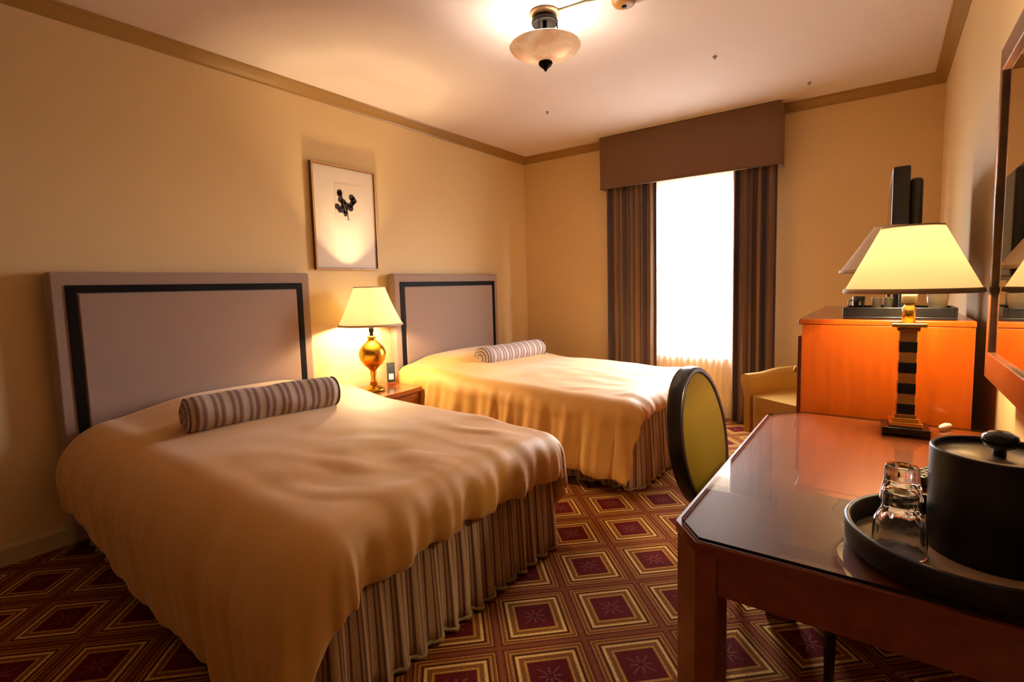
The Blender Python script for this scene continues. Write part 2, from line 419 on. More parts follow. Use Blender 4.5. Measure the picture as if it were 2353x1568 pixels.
make_bed(3.385,2.13,'far double bed with taupe headboard, standing beyond the nightstand near the window',
  'gold comforter on the far bed, its top washed pale by window light',(.50,.52),.40,.20,7.3,2.09,.46,zt=.565,head=.095,hb_hw=.672)

def bolster(c,d,L,r,label):
    """c centre, d yaw angle of axis"""
    t=thing('bolster_pillow',label,'bolster',c,d)
    b=MB()
    def f(u,v):
        a=u*2*PI; y=(v-.5)*L; e=min(v,1-v)*L
        rr=r*(1-.12*(1-sstep(0,.035,e)))+.002*math.sin(a*3+y*20)+.003*noise.noise(Vector((y*14,a,c[1])))
        return Vector((rr*math.cos(a),y,rr*math.sin(a)))
    b.grid(f,48,60,wrapu=True,uvf=lambda u,v:(v*L,u))
    b.build('bolster_body',m_bol,t)
    for s in (-1,1):
        e=MB()
        def g(u,v,s=s):
            a=u*2*PI; rr=r*.89*(1-v); bul=.022*(1-(1-v)**2)-.012*sstep(.75,1,v)
            rad=rr+.0; w=.003*math.sin(a*14)*(1-v)*v*4
            return Vector((rad*math.cos(a),s*(L/2+bul+w),rad*math.sin(a)))
        e.grid(g,56,12,wrapu=True,uvf=lambda u,v:(v*.09+.0,u)); e.build('gathered_end',m_bol,t)
        pts=[(r*.90*math.cos(k*2*PI/40),s*(L/2-.001),r*.90*math.sin(k*2*PI/40)) for k in range(40)]
        MB().tube(pts,.004,8,closed=True).build('piping',m_pip,t)
    return t
bolster((.755,1.29,.672),math.radians(-8),.70,.083,'brown and cream striped bolster pillow lying on the near bed')
bolster((.68,3.47,.655),math.radians(-4),.76,.083,'striped bolster pillow lying on the far bed, pale in window light')

# ------------------------------------------------------------------ nightstand
ns=thing('nightstand','low cherry wood nightstand with bowed front between the two beds','nightstand',(.02,2.34,0))
def bow(x0,xe,hw,bulge,n=14):
    pts=[(x0,-hw),(xe,-hw)]
    for k in range(1,n): 
        y=-hw+2*hw*k/n; pts.append((xe+bulge*(1-(y/hw)**2),y))
    return pts+[(xe,hw),(x0,hw)]
MB().prism(bow(0,.415,.305,.03),.455,.485).build('nightstand_top',m_night,ns,bevel=.004)
MB().prism(bow(.01,.395,.285,.03),.12,.4545).build('nightstand_body',m_night,ns,bevel=.003)
def drawer(z0,z1):
    b=MB(); pts=bow(.40,.41,.27,.03)[1:-1]
    inner=[(x-.012,y) for x,y in pts][::-1]
    return b.prism(pts+inner,z0,z1).build('drawer',m_night,ns,bevel=.002)
for z0,z1 in ((.30,.445),(.135,.29)):
    dr=drawer(z0,z1)
    MB().lathe([(.006,0),(.006,.012),(.014,.018),(.014,.024),(.004,.03)],(0,0,0),16,M=Matrix.Translation((.442,0,(z0+z1)/2))@Matrix.Rotation(PI/2,4,'Y')).build('knob',m_brass,dr)
for x in (.03,.36):
    for y in (-.26,.26): MB().prism([(x-.018,y-.018),(x+.018,y-.018),(x+.018,y+.018),(x-.018,y+.018)],0,.12).build('leg',m_night,ns,bevel=.002)

def shade_parts(t,z0,z1,r0,r1,m,band=True,concave=.0,cx=0,cy=0,seg=56,bandm=None):
    prof=[]
    for k in range(13):
        f=k/12; r=r0+(r1-r0)*f-concave*math.sin(PI*f); prof.append((r,z0+(z1-z0)*f))
    inner=[(r-.002,z) for r,z in prof][::-1]
    sh=MB().lathe(prof+inner+[prof[0]],(cx,cy,0),seg,cap=False).build('lamp_shade',m,t)
    bm=bandm or m_shadeband
    MB().lathe([(r0+.0015,z0-.004),(r0+.003,z0),(r0+.0005,z0+.010),(r0-.004,z0+.010),(r0-.003,z0-.004),(r0+.0015,z0-.004)],(cx,cy,0),seg,cap=False).build('shade_trim',bm,sh)
    MB().lathe([(r1+.001,z1-.005),(r1+.001,z1+.002),(r1-.004,z1+.002),(r1-.004,z1-.005),(r1+.001,z1-.005)],(cx,cy,0),seg,cap=False).build('shade_trim',bm,sh)
    # spider ring holding the shade
    sp=MB()
    for k in range(3):
        a=k*2*PI/3; sp.tube([(cx,cy,z1-.012),(cx+(r1-.003)*math.cos(a),cy+(r1-.003)*math.sin(a),z1-.004)],.0015,6)
    sp.build('shade_spider',m_brass,sh)
    return sh

# lamp on nightstand (gilt urn)
t=thing('table_lamp','gilt urn table lamp glowing on the nightstand between the beds','lamp',(.245,2.35,.485))
z=lambda a:a-.485
MB().lathe([(0,0),(.075,0),(.078,.012),(.066,.022),(.05,.03),(.03,.045)],(0,0,0),40).build('lamp_base',m_gold,t)
MB().lathe([(.028,.045),(.02,.08),(.018,.11),(.024,.13),(.02,.145),(.034,.165),(.062,.19),(.086,.225),(.096,.262),(.094,.29),(.080,.32),(.055,.345),(.034,.362),(.026,.38),(.032,.39),(.03,.398),(.014,.404)],(0,0,0),48).build('urn_body',m_gold,t)
MB().lathe([(.014,.404),(.012,.425),(.017,.43),(.017,.47),(.01,.475)],(0,0,0),20).build('lamp_socket',m_bronze,t)
MB().lathe([(.006,.475),(.02,.525),(.026,.55),(.02,.57),(0,.58)],(0,0,0),20).build('light_bulb',mat('frosted_bulb',(1,.9,.7),.3,emit=(1,.72,.35),estr=18),t)
pts=[(0,-.014,.47)]+[(0,-.06*math.sin(PI*k/10)-.012,.47+.26*k/10) for k in range(1,10)]+[(0,0,.735)]
MB().tube(pts,.0018,6).tube([(0,-p[1],p[2]) for p in pts],.0018,6).build('harp',m_brass,t)
shade_parts(t,.480,.752,.225,.108,m_shade,concave=.006)
N_L=light('nightstand_lamp_light',(0,0,.553),1,(1,.74,.38),.036,t)

# cordless phone beside it
t=thing('cordless_phone','small dark cordless phone with light grey keypad on the nightstand beside the urn lamp','phone',(.185,2.565,.485),math.radians(-38))
MB().prism([(.045*math.cos(a)*1.0,.035*math.sin(a)) for a in [k*PI/12 for k in range(24)]],0,.02).build('charging_base',m_night,t,bevel=.004)
R_=Matrix.Translation((-.012,0,.018))@Matrix.Rotation(math.radians(-18),4,'Y')
hs=MB().box(-.012,.012,-.031,.031,0,.155,M=R_).build('handset',m_plast,t,bevel=.006)
MB().box(.0112,.013,-.020,.020,.075,.12,M=R_).build('phone_screen',mat('phone_display',(.03,.035,.05),.15),hs)
MB().box(.0112,.0135,-.018,.018,.02,.065,M=R_).build('keypad',m_greybtn,hs,bevel=.001)

# ------------------------------------------------------------------ picture
t=thing('framed_print','thin wood framed print of dark berries on pale paper hanging above the nightstand','picture',(0,2.352,1.74))
hw,hh=.272,.373
b=MB(); 
for (y0,y1,z0,z1) in ((-hw,-hw+.014,-hh,hh),(hw-.014,hw,-hh,hh),(-hw+.014,hw-.014,-hh,-hh+.014),(-hw+.014,hw-.014,hh-.014,hh)): b.box(.004,.030,y0,y1,z0,z1)
b.build('picture_frame',mat('dark_frame_side',(.09,.03,.012),.4),t)
b=MB()
for (y0,y1,z0,z1) in ((-hw,-hw+.011,-hh,hh),(hw-.011,hw,-hh,hh),(-hw+.011,hw-.011,-hh,-hh+.011),(-hw+.011,hw-.011,hh-.011,hh)): b.box(.0301,.033,y0,y1,z0,z1)
b.build('frame_face',m_frame,t)
MB().box(.006,.020,-hw+.014,hw-.014,-hh+.014,hh-.014).build('mat_board',m_paper,t)
MB().box(.0202,.0212,-.088,.118,-.012,.25).build('plate_mark',mat('inner_paper',(.78,.65,.54),.55),t)
art=MB(); rnd=random.Random(3)
blobs=[(-0.044, 0.184, 0.023), (-0.047, 0.172, 0.021), (-0.042, 0.131, 0.022), (-0.016, 0.119, 0.023), (-0.069, 0.082, 0.023), (-0.047, 0.058, 0.021), (-0.006, 0.065, 0.021), (-0.006, 0.033, 0.016), (0.009, 0.098, 0.023), (0.043, 0.083, 0.025), (0.054, 0.111, 0.021), (0.074, 0.139, 0.025), (0.057, 0.159, 0.025), (0.037, 0.098, 0.018), (-0.031, 0.081, 0.016), (-0.019, 0.091, 0.016), (-0.006, 0.048, 0.018), (0.065, 0.124, 0.018), (-0.022, 0.111, 0.018)]
for (y,zz,r) in blobs:
    n=14; ps=[(y+r*(1+.12*rnd.uniform(-1,1))*math.cos(k*2*PI/n),zz+r*(1+.12*rnd.uniform(-1,1))*math.sin(k*2*PI/n)) for k in range(n)]
    art.add([(.0214,a,c) for a,c in ps]+[(.0217,a,c) for a,c in ps],[tuple(range(n))[::-1],tuple(range(n,2*n))]+[(k,(k+1)%n,n+(k+1)%n,n+k) for k in range(n)])
for (a,c) in (((.02,-.012),(.015,.10)),((.01,.06),(.085,.16)),((.0,.05),(-.035,.20)),((.0,.03),(-.06,.06))):
    art.tube([(.0215,a[0],a[1]),(.0215,(a[0]+c[0])/2-.005,(a[1]+c[1])/2),(.0215,c[0],c[1])],.004,6)
art.build('berry_drawing',mat('black_ink',(.025,.012,.01),.6),t)
MB().box(.022,.0235,-hw+.014,hw-.014,-hh+.014,hh-.014).build('picture_glass',archglass('picture_glass_m',(1,1,1),1.25),t)

# ------------------------------------------------------------------ curtains
def curtain(x0,x1,y,z0,z1,nf,amp,mt,label,name,cat,seed,thick=.004,head=.0):
    L=x1-x0; U=L*1.6
    def f(u,v):
        s=u*nf*2*PI; nz=noise.noise(Vector((u*nf*.8,seed,0)))
        a=amp*(.85+.3*nz)*(1-.25*v)
        sq=math.sin(s+1.2*nz+.5*math.sin(v*3+seed)*(1-v)*.6)
        yy=y-a*(sq+.18*math.sin(3*s))+.004*noise.noise(Vector((u*9,v*3,seed)))
        xx=x0+u*L+.22*L/nf*math.sin(2*s)*.5
        return Vector((xx,yy,z0+v*(z1-z0)))
    o=MB().grid(f,int(nf*22),24,uvf=lambda u,v:(u*U,v)).build(name,mt,None,solid=thick)
    return tag(o,label,cat)
curtain(1.035,1.525,4.585,.02,2.20,7,.028,m_curt,'brown striped drape hanging at the left side of the window','curtain','curtain',2)
curtain(2.185,2.515,4.585,.01,2.20,5,.030,m_curt,'brown striped drape hanging at the right side of the window, behind the armchair','curtain','curtain',5)
curtain(1.38,2.30,4.645,.015,2.24,17,.014,m_sheer,'white sheer curtain glowing with daylight between the two brown drapes','sheer_curtain','curtain',9,thick=.0)
t=thing('curtain_valance','box shaped brown fabric valance above the window drapes','valance',(1.765,4.60,2.115))
x0,x1=-.768,.78
v0,v1,hz=4.52-4.60,4.695-4.60,H-2.115-.004
b=MB(); b.box(x0,x1,v0,v0+.018,0,hz).box(x0,x0+.018,v0+.018,v1,0,hz).box(x1-.018,x1,v0+.018,v1,0,hz).box(x0+.018,x1-.018,v0+.018,v1-.09,hz-.018,hz)
b.build('valance_box',m_val,t,bevel=.004)
MB().tube([(x0,v1,.004),(x0-.001,v0-.001,.004),(x1+.001,v0-.001,.004),(x1,v1,.004)],.005,8).build('piping',m_val,t)

# ------------------------------------------------------------------ ceiling lamp
CL=(1.785,2.318)
t=thing('ceiling_lamp','alabaster bowl ceiling lamp with dark bronze stem and finial, glowing','ceiling lamp',(CL[0],CL[1],H))
MB().lathe([(.075,0),(.078,-.006),(.07,-.014),(.05,-.018),(0,-.018)],(0,0,0),40).build('ceiling_rose',mat('tan_plate',(.5,.33,.18),.5),t)
MB().lathe([(.035,-.018),(.062,-.03),(.068,-.045),(.066,-.055),(.058,-.052),(.03,-.04),(.0,-.038)],(0,0,0),40).build('canopy',m_bronze,t)
MB().lathe([(.011,-.04),(.011,-.13),(.018,-.135),(.018,-.15),(.008,-.155),(.008,-.235)],(0,0,0),20).build('stem',m_bronze,t)
for k in range(3):
    a=.6+k*2*PI/3; c,s=math.cos(a),math.sin(a)
    MB().tube([(.062*c,.062*s,-.05),(.064*c,.064*s,-.08),(.058*c,.058*s,-.11),(.075*c,.075*s,-.150),(.13*c,.13*s,-.166),(.173*c,.173*s,-.168)],.0035,8).build('arm',m_bronze,t)
bp=[(.180,-.162),(.182,-.167),(.174,-.179),(.150,-.196),(.11,-.214),(.065,-.229),(.03,-.235),(.010,-.236)]
inn=[(max(r-.005,.009),zz+.004) for r,zz in bp][::-1]
MB().lathe(bp+inn,(0,0,0),64,cap=False).build('glass_bowl',m_alab,t)
MB().lathe([(0,-.289),(.006,-.284),(.012,-.274),(.030,-.26),(.037,-.248),(.034,-.240),(.024,-.237),(.01,-.235)],(0,0,0),32).build('finial',m_bronze,t)
for k in range(2):
    a=k*PI+.3
    MB().lathe([(.0,-.205),(.018,-.198),(.022,-.185),(.018,-.17),(.010,-.162),(0,-.162)],(.07*math.cos(a),.07*math.sin(a),0),20).build('light_bulb',mat('ceiling_bulb',(1,.95,.85),.3,emit=(1,.85,.65),estr=25),t)
C_L=[light('ceiling_lamp_light',(.07*math.cos(k*PI+.3),.07*math.sin(k*PI+.3),-.183),1,(1,.83,.64),.026,t) for k in range(2)]
o=MB().tube([(CL[0]+.07,CL[1]+.01,H-.008),(1.90,2.335,H-.007),(2.01,2.345,H-.007),(2.09,2.36,H-.010)],.0055,8).build('cable_conduit',mat('cable_sheath',(.32,.3,.18),.5))
tag(o,'thin cable conduit running across the ceiling from the ceiling lamp','cable')
t=thing('smoke_detector','round brown smoke detector on the ceiling at the top edge right of the lamp','smoke detector',(2.16,2.45,H))
MB().lathe([(.06,0),(.06,-.012),(.05,-.028),(.03,-.034),(0,-.036)],(0,0,0),32).build('detector_body',mat('brown_plastic',(.30,.14,.03),.5),t)
MB().lathe([(.012,-.036),(.012,-.040),(0,-.041)],(0,0,0),16).build('test_button',m_bronze,t)
for (x,y,l) in ((1.452,2.494,'tiny dark sprinkler head in the ceiling just left of the lamp bowl'),(1.006,3.583,'tiny sprinkler head in the ceiling below and beyond the lamp finial'),(2.338,3.408,'tiny sprinkler head in the middle of the ceiling right of the lamp'),(2.755,4.28,'tiny sprinkler head in the ceiling near the far right corner above the television')):
    tag(MB().lathe([(.014,0),(.014,-.003),(.005,-.005),(.004,-.012),(.009,-.013),(.009,-.015),(0,-.015)],(0,0,0),16).build('sprinkler_head',m_cream,None,loc=(x,y,H)),l,'sprinkler')

# ------------------------------------------------------------------ credenza (dresser)
CZ=1.071; K=.8235
t=thing('dresser','tall cherry wood dresser against the right wall carrying the television','dresser',(2.979,2.10,0))
LX,LY=.483,1.02
MB().box(.012,LX,.0015,LY-.012,.06,CZ-.0205).build('dresser_body',m_cherry,t,bevel=.002)
MB().box(0,LX+.002,0,LY,CZ-.020,CZ).build('dresser_top',m_cherry,t,bevel=.004)
MB().box(.03,LX-.01,.03,LY-.03,0,.06).build('plinth',m_darkwood,t)
for k in range(3):
    for j in range(2):
        y0=.03+j*.485; z0=.09+k*.31
        dr=MB().box(-.004,.0115,y0,y0+.475,z0,z0+.295).build('drawer',m_cherry,t,bevel=.002)
        for q in (.13,.345): MB().lathe([(.005,0),(.005,.012),(.013,.018),(.013,.024),(.003,.028)],(0,0,0),14,M=Matrix.Translation((-.003,y0+q,z0+.15))@Matrix.Rotation(-PI/2,4,'Y')).build('knob',m_brass,dr)

# television
t=thing('television','black flat television seen edge-on standing on the dresser','television',(3.275,2.932,CZ),math.radians(1.0)); t.scale=(K,K,K)
bw=.46
MB().box(-.046,.022,-bw,bw,.14,.70).build('tv_bezel',m_plast,t,bevel=.008)
MB().box(-.0475,-.0462,-bw+.03,bw-.03,.17,.67).build('tv_screen',m_screen,t)
b=MB(); b.box(.0225,.075,-bw+.05,bw-.05,.16,.648)
b.build('tv_back_casing',m_plast,t,bevel=.02)
MB().box(-.02,.03,-.05,.05,.012,.1395).build('tv_neck',m_plast,t,bevel=.004)
MB().prism([(.12*math.cos(a),.24*math.sin(a)) for a in [k*PI/20 for k in range(40)]],0.0,.012).build('tv_foot',m_plast,t,bevel=.003)

# second lamp on dresser (unlit)
t=thing('table_lamp','unlit pale cone shade lamp on the dresser behind the lit desk lamp','lamp',(3.242,2.413,CZ)); t.scale=(K,K,K)
MB().lathe([(0,0),(.06,0),(.06,.008),(.02,.014),(.009,.025),(.008,.10),(.014,.11),(.008,.12),(.007,.205)],(0,0,0),28).build('lamp_body',m_brass,t)
MB().lathe([(.012,.205),(.012,.25),(.0,.25)],(0,0,0),16).build('lamp_socket',m_bronze,t)
shade_parts(t,.200,.405,.195,.062,m_shade_off)

# coffee service tray and things on it
ty=2.207
t=thing('serving_tray','long dark serving tray with raised rim lying on the dresser','tray',(3.267,ty,CZ)); t.scale=(K,K,K)
b=MB(); hx,hy_=.186,.105
b.box(-hx,hx,-hy_,hy_,0,.012).box(-hx,-hx+.012,-hy_,hy_,.0121,.05).box(hx-.012,hx,-hy_,hy_,.0121,.05).box(-hx+.0121,hx-.0121,-hy_,-hy_+.012,.0121,.05).box(-hx+.0121,hx-.0121,hy_-.012,hy_,.0121,.05)
b.build('tray_body',m_black,t,bevel=.003)
TZ=CZ+.0125*K
o=thing('coffee_mug','small black mug at the left end of the dark tray on the dresser','mug',(3.156,ty,TZ)); o.scale=(K,K,K)
MB().lathe([(0,0),(.02,0),(.023,.08),(.0205,.08),(.018,.004),(0,.004)],(0,0,0),24,cap=False).build('mug_body',m_black,o)
MB().tube([(-.022,0,.065),(-.036,0,.06),(-.038,0,.035),(-.021,0,.02)],.003,8).build('mug_handle',m_black,o)
for k,(x,l) in enumerate(((3.209,'small white paper cup next to the black mug on the dresser tray'),(3.242,'small white paper cup next to the upright black box on the dresser tray'))):
    MB_=MB().lathe([(0,0),(.013,0),(.018,.072),(.019,.074),(.0175,.075),(.0125,.002),(0,.002)],(0,0,0),24,cap=False)
    pc=MB_.build('paper_cup',m_white,None,loc=(x,ty-.01+k*.02,TZ)); pc.scale=(K,K,K); tag(pc,l,'cup')
tag(MB().box(-.014,.014,-.025,.025,0,.078).build('coffee_packet_box',m_plast,None,bevel=.003,loc=(3.284,ty,TZ)),'small upright black box standing mid tray on the dresser','box')
o=thing('white_cup','white china cup standing at the right end of the dark tray on the dresser','cup',(3.374,ty,TZ)); o.scale=(K,K,K)
MB().lathe([(0,0),(.018,0),(.020,.006),(.033,.05),(.036,.088),(.034,.088),(.030,.05),(.016,.008),(0,.008)],(0,0,0),32,cap=False).build('cup_body',m_white,o)
MB().tube([(0,.034,.075),(0,.052,.07),(0,.05,.045),(0,.028,.03)],.003,8).build('cup_handle',m_white,o)

# ------------------------------------------------------------------ desk
DX0,DX1,DY0,DY1,DZ=2.908,3.515,.905,2.03,.75
t=thing('desk','cherry writing desk with clipped corners and glass sheet on top, along the right wall','desk',(DX0,DY0,0))
L,Wd=DX1-DX0,DY1-DY0
def clip(i): return [(i,.068+i*.3),(.058+i*.3,i),(L,i),(L,Wd-i),(.10+i*.3,Wd-i),(i,Wd-.10-i*.3)]
MB().prism(clip(0),DZ-.026,DZ-.0065).build('desktop',m_desktop,t,bevel=.002)
g=MB().prism(clip(.010),DZ-.0063,DZ,mi=0,side_mi=1).build('glass_top',[m_dglass,mat('glass_edge',(.02,.015,.008),.2)],t)
A=MB(); z0,z1=DZ-.10,DZ-.0262
A.box(.0945,L-.0602,.006,.026,z0,z1).box(.006,.026,.085,Wd-.085,z0,z1).box(.085,L-.05,Wd-.030,Wd-.012,z0,z1).box(L-.03,L-.012,.085,Wd-.085,z0,z1)
A.build('apron',m_deskwood,t,bevel=.002)
for (x,y,c) in ((.004,.004,0),(.004,Wd-.084,1),(L-.06,.004,2),(L-.06,Wd-.084,3)):
    w=.090 if c==0 else (.080 if c==1 else .056); d_=.080
    if c==0: pts=[(x,y+.062),(x+.052,y),(x+w,y),(x+w,y+d_),(x,y+d_)]
    elif c==1: pts=[(x,y),(x+w,y),(x+w,y+d_-.012),(x+.07,y+d_-.012),(x,y+.012)]
    else: pts=[(x,y),(x+w,y),(x+w,y+d_),(x,y+d_)]
    MB().prism(pts,0,DZ-.0262).build('leg',m_deskwood,t,bevel=.003)

# desk lamp
t=thing('table_lamp','lit desk lamp with striped square column and wide cream shade on the desk','lamp',(3.290,1.90,DZ+.0005),math.radians(3))
MB().box(-.057,.057,-.052,.052,0,.020).build('lamp_foot',m_black,t,bevel=.002)
MB().box(-.040,.040,-.038,.038,.0202,.034).box(-.032,.032,-.031,.031,.0342,.046).build('base_steps',m_brass,t,bevel=.002)
MB().box(-.0255,.0255,-.0245,.0245,.0462,.056).build('column_base',m_tan,t,bevel=.002)
zc=.0562; seg=(.330-.0562-.026)/8.0
for k in range(8):
    hw_=.0215 if k%2==0 else .0205
    MB().box(-hw_,hw_,-hw_,hw_,zc+k*seg,zc+(k+1)*seg-.0004).build('column_band',m_black if k%2==0 else m_tan,t,bevel=.0008)
zc=.0562+8*seg
MB().box(-.027,.027,-.027,.027,zc,zc+.012).build('capital_block',m_tan,t,bevel=.003)
MB().box(-.042,.042,-.040,.040,zc+.0122,zc+.0235).build('capital_plate',m_brass,t,bevel=.003)
zt=zc+.0237
MB().lathe([(.0165,zt),(.0165,zt+.045),(.012,zt+.05),(.012,zt+.058)],(0,0,0),24).build('lamp_neck',m_brass,t)
MB().lathe([(.019,zt+.058),(.019,zt+.095),(.012,zt+.10)],(0,0,0),24).build('lamp_socket',mat('cream_socket',(.7,.6,.35),.4),t)
MB().lathe([(.008,zt+.1),(.012,zt+.15),(.025,zt+.182),(.02,zt+.202),(0,zt+.212)],(0,0,0),20).build('light_bulb',mat('desk_bulb',(1,.9,.7),.3,emit=(1,.72,.35),estr=18),t)
shade_parts(t,.420,.608,.164,.074,m_shade,bandm=mat('shade_band_lit',(.6,.42,.3),.7))
D_L=light('desk_lamp_light',(0,0,zt+.186),1,(1,.74,.38),.036,t)
o=MB().tube([(3.360,1.93,DZ+.005),(3.375,1.975,DZ+.005),(3.385,1.99,DZ+.006)],.0028,8).build('lamp_cord_switch',m_white)
me=MB().tube([(3.376,1.962,DZ+.0055),(3.381,1.972,DZ+.0085),(3.392,1.99,DZ+.0095),(3.402,2.004,DZ+.0085),(3.407,2.012,DZ+.0055)],[.003,.007,.009,.007,.003],10)
bpy.data.objects.remove(o)
tag(me.build('cord_switch',m_white),'small white cord switch lying on the desk beside the striped lamp base','switch')

# small dark object behind the bucket
t=thing('remote_control','small black remote lying on the desk just behind the black bucket','remote control',(3.325,1.47,DZ+.0005),math.radians(62))
MB().box(-.06,.06,-.02,.02,0,.02).build('remote_body',m_plast,t,bevel=.005)
b=MB()
for i in range(5):
    for j in range(3): b.lathe([(.003,.0201),(.003,.022),(0,.0222)],(-.045+i*.018,-.011+j*.011,0),8)
b.build('remote_buttons',m_greybtn,t)

# tray, bucket, tumblers
TC=(3.352,1.075)
t=thing('round_tray','round dark tray holding the bucket and tumblers at the near end of the desk','tray',(TC[0],TC[1],DZ+.0005))
r=.168
MB().lathe([(0,0),(r-.004,0),(r,.004),(r+.002,.040),(r,.043),(r-.006,.043),(r-.009,.040),(r-.010,.008),(r-.014,.0065),(0,.0065)],(0,0,0),72,cap=False).build('tray_body',m_leather,t)
MB().lathe([(0,.0066),(r-.0145,.0066),(r-.0145,.0075),(0,.0075)],(0,0,0),64,cap=False).build('tray_lining',m_traycork,t)
TZ=DZ+.0084
t=thing('ice_bucket','black cylindrical ice bucket with recessed lid on the round tray','ice bucket',(3.388,1.105,TZ))
rb=.088; hb_=.172
MB().lathe([(0,0),(rb-.002,0),(rb,.003),(rb,hb_-.003),(rb-.002,hb_),(rb-.005,hb_),(rb-.007,hb_-.003),(rb-.007,hb_-.016),(0,hb_-.016)],(0,0,0),72,cap=False).build('bucket_body',m_leather,t)
MB().lathe([(0,hb_-.0158),(rb-.0075,hb_-.0158),(rb-.009,hb_-.010),(.02,hb_-.008),(0,hb_-.008)],(0,0,0),64,cap=False).build('lid',m_lid,t)
MB().lathe([(.009,hb_-.008),(.009,hb_+.002),(.020,hb_+.008),(.024,hb_+.016),(.022,hb_+.025),(.013,hb_+.031),(0,hb_+.032)],(0,0,0),10).build('lid_knob',m_black,t)
def tumbler(x,y,h,rt,rb_,label):
    b=MB()
    # upside down: mouth at the bottom
    flu=lambda a:1+.025*math.cos(12*a)
    def outer(u,v):
        a=u*2*PI
        prof=[(rt,0),(rt*.99,h*.2),(rt*.93,h*.5),(rb_*1.05,h*.72),(rb_,h*.78),(rb_*1.0,h*.95),(rb_*.93,h),(0.0001,h)]
        k=v*(len(prof)-1); i=min(int(k),len(prof)-2); f=k-i
        rr=prof[i][0]*(1-f)+prof[i+1][0]*f; zz=prof[i][1]*(1-f)+prof[i+1][1]*f
        w=flu(a) if .15<v<.95 else 1
        return Vector((rr*w*math.cos(a),rr*w*math.sin(a),zz))
    b.grid(outer,48,28,wrapu=True)
    def inner(u,v):
        a=-u*2*PI
        prof=[(rt-.0005,0),(rt-.002,.002),(rt*.94,h*.2),(rt*.87,h*.5),(rb_*.8,h*.68),(rb_*.4,h*.73),(0.0001,h*.74)]
        k=v*(len(prof)-1); i=min(int(k),len(prof)-2); f=k-i
        rr=prof[i][0]*(1-f)+prof[i+1][0]*f; zz=prof[i][1]*(1-f)+prof[i+1][1]*f
        return Vector((rr*math.cos(a),rr*math.sin(a),zz))
    b.grid(inner,48,24,wrapu=True)
    return tag(b.build('drinking_glass',m_tumbler,None,loc=(x,y,TZ)),label,'glass')
tumbler(3.262,1.032,.100,.038,.024,'clear tumbler upside down at the front of the round tray')
tumbler(3.266,1.142,.112,.034,.026,'clear tumbler upside down on the round tray, the farther one partly behind the first')

# ------------------------------------------------------------------ mirror
t=thing('wall_mirror','large dark wood framed mirror hanging on the right wall above the desk','mirror',(W,1.91,.93))
fw=.06; y0,y1,zz1=-1.75,0,.875
b=MB(); X0,X1=-.068,-.004
b.box(X0,X1,y1-.028,y1,0,zz1).box(X0,X1,y0,y0+.028,0,zz1).box(X0,X1,y0+.028,y1-.028,0,.072).box(X0,X1,y0+.028,y1-.028,zz1-.06,zz1)
b.build('mirror_frame',m_mframe,t,bevel=.004)
MB().box(-.058,-.052,y0+.028,y1-.028,.072,zz1-.06).build('mirror_glass',m_mir,t)

# ------------------------------------------------------------------ oval back chair
t=thing('oval_back_chair','dark wood chair with olive oval upholstered back pulled up to the desk','chair',(2.735,1.85,0),math.radians(-4))
def ell(a,ry,rz,zc,lean): 
    zz=zc+rz*math.sin(a); return (-.0+lean*(zz-.46),ry*math.cos(a),zz)
lean=-.16; ZC,RY,RZ=.655,.205,.240
pts=[ell(k*2*PI/64,RY,RZ,ZC,lean) for k in range(64)]
b=MB()
def fr(u,v):
    a=u*2*PI; w=v*2*PI
    dr=.013*math.cos(w); dx=.034*math.sin(w)
    dx=max(-.031,min(.024,dx))
    x,y,zz=ell(a,RY+dr,RZ+dr,ZC,lean)
    return Vector((x+dx,y,zz))
b.grid(fr,72,20,wrapu=True).build('back_frame',m_darkwood,t)
def cush(sgn):
    b=MB()
    def f(u,v):
        a=u*2*PI; rr=v
        x,y,zz=ell(a,(RY-.004)*rr,(RZ-.004)*rr,ZC,lean)
        return Vector((x+sgn*(.016+.026*(1-rr**4)),y,zz))
    return b.grid(f,64,12,wrapu=True).build('back_cushion',m_olive,t)
cush(1); cush(-1)
def sup(u,v):
    pass
b=MB()
n=40
def rrect(hx,hy,r,cx=0,cy=0,seg=6):
    out=[]
    for (sx,sy,a0) in ((1,1,0),(-1,1,PI/2),(-1,-1,PI),(1,-1,3*PI/2)):
        for k in range(seg+1):
            a=a0+k*PI/2/seg; out.append((cx+sx*(hx-r)+r*math.cos(a),cy+sy*(hy-r)+r*math.sin(a)))
    return out
MB().prism(rrect(.215,.215,.06,.235,0),.385,.425).build('seat_frame',m_darkwood,t,bevel=.006)
MB().prism(rrect(.207,.207,.07,.235,0),.4252,.475).build('seat_cushion',m_olive,t,bevel=.02)
for sy in (-.15,.15):
    MB().tube([(.05,sy,.40),(.0,sy*.9,.44),(lean*.06,sy*.62,.475)],[.018,.017,.015],10).build('back_support',m_darkwood,t)
for (x,y,dx) in ((.105,-.180,.0),(.06,.175,-.02),(.41,-.175,0),(.41,.175,0)):
    xx=x; MB().tube([(xx,y,.385),(xx,y,.2),(xx+dx*.6,y,.0)],[.019,.016,.012],10).build('leg',m_darkwood,t)

# ------------------------------------------------------------------ tub armchair
t=thing('tub_armchair','gold leather tub armchair in the corner between the window and the dresser','armchair',(2.835,4.06,0),math.radians(-32))
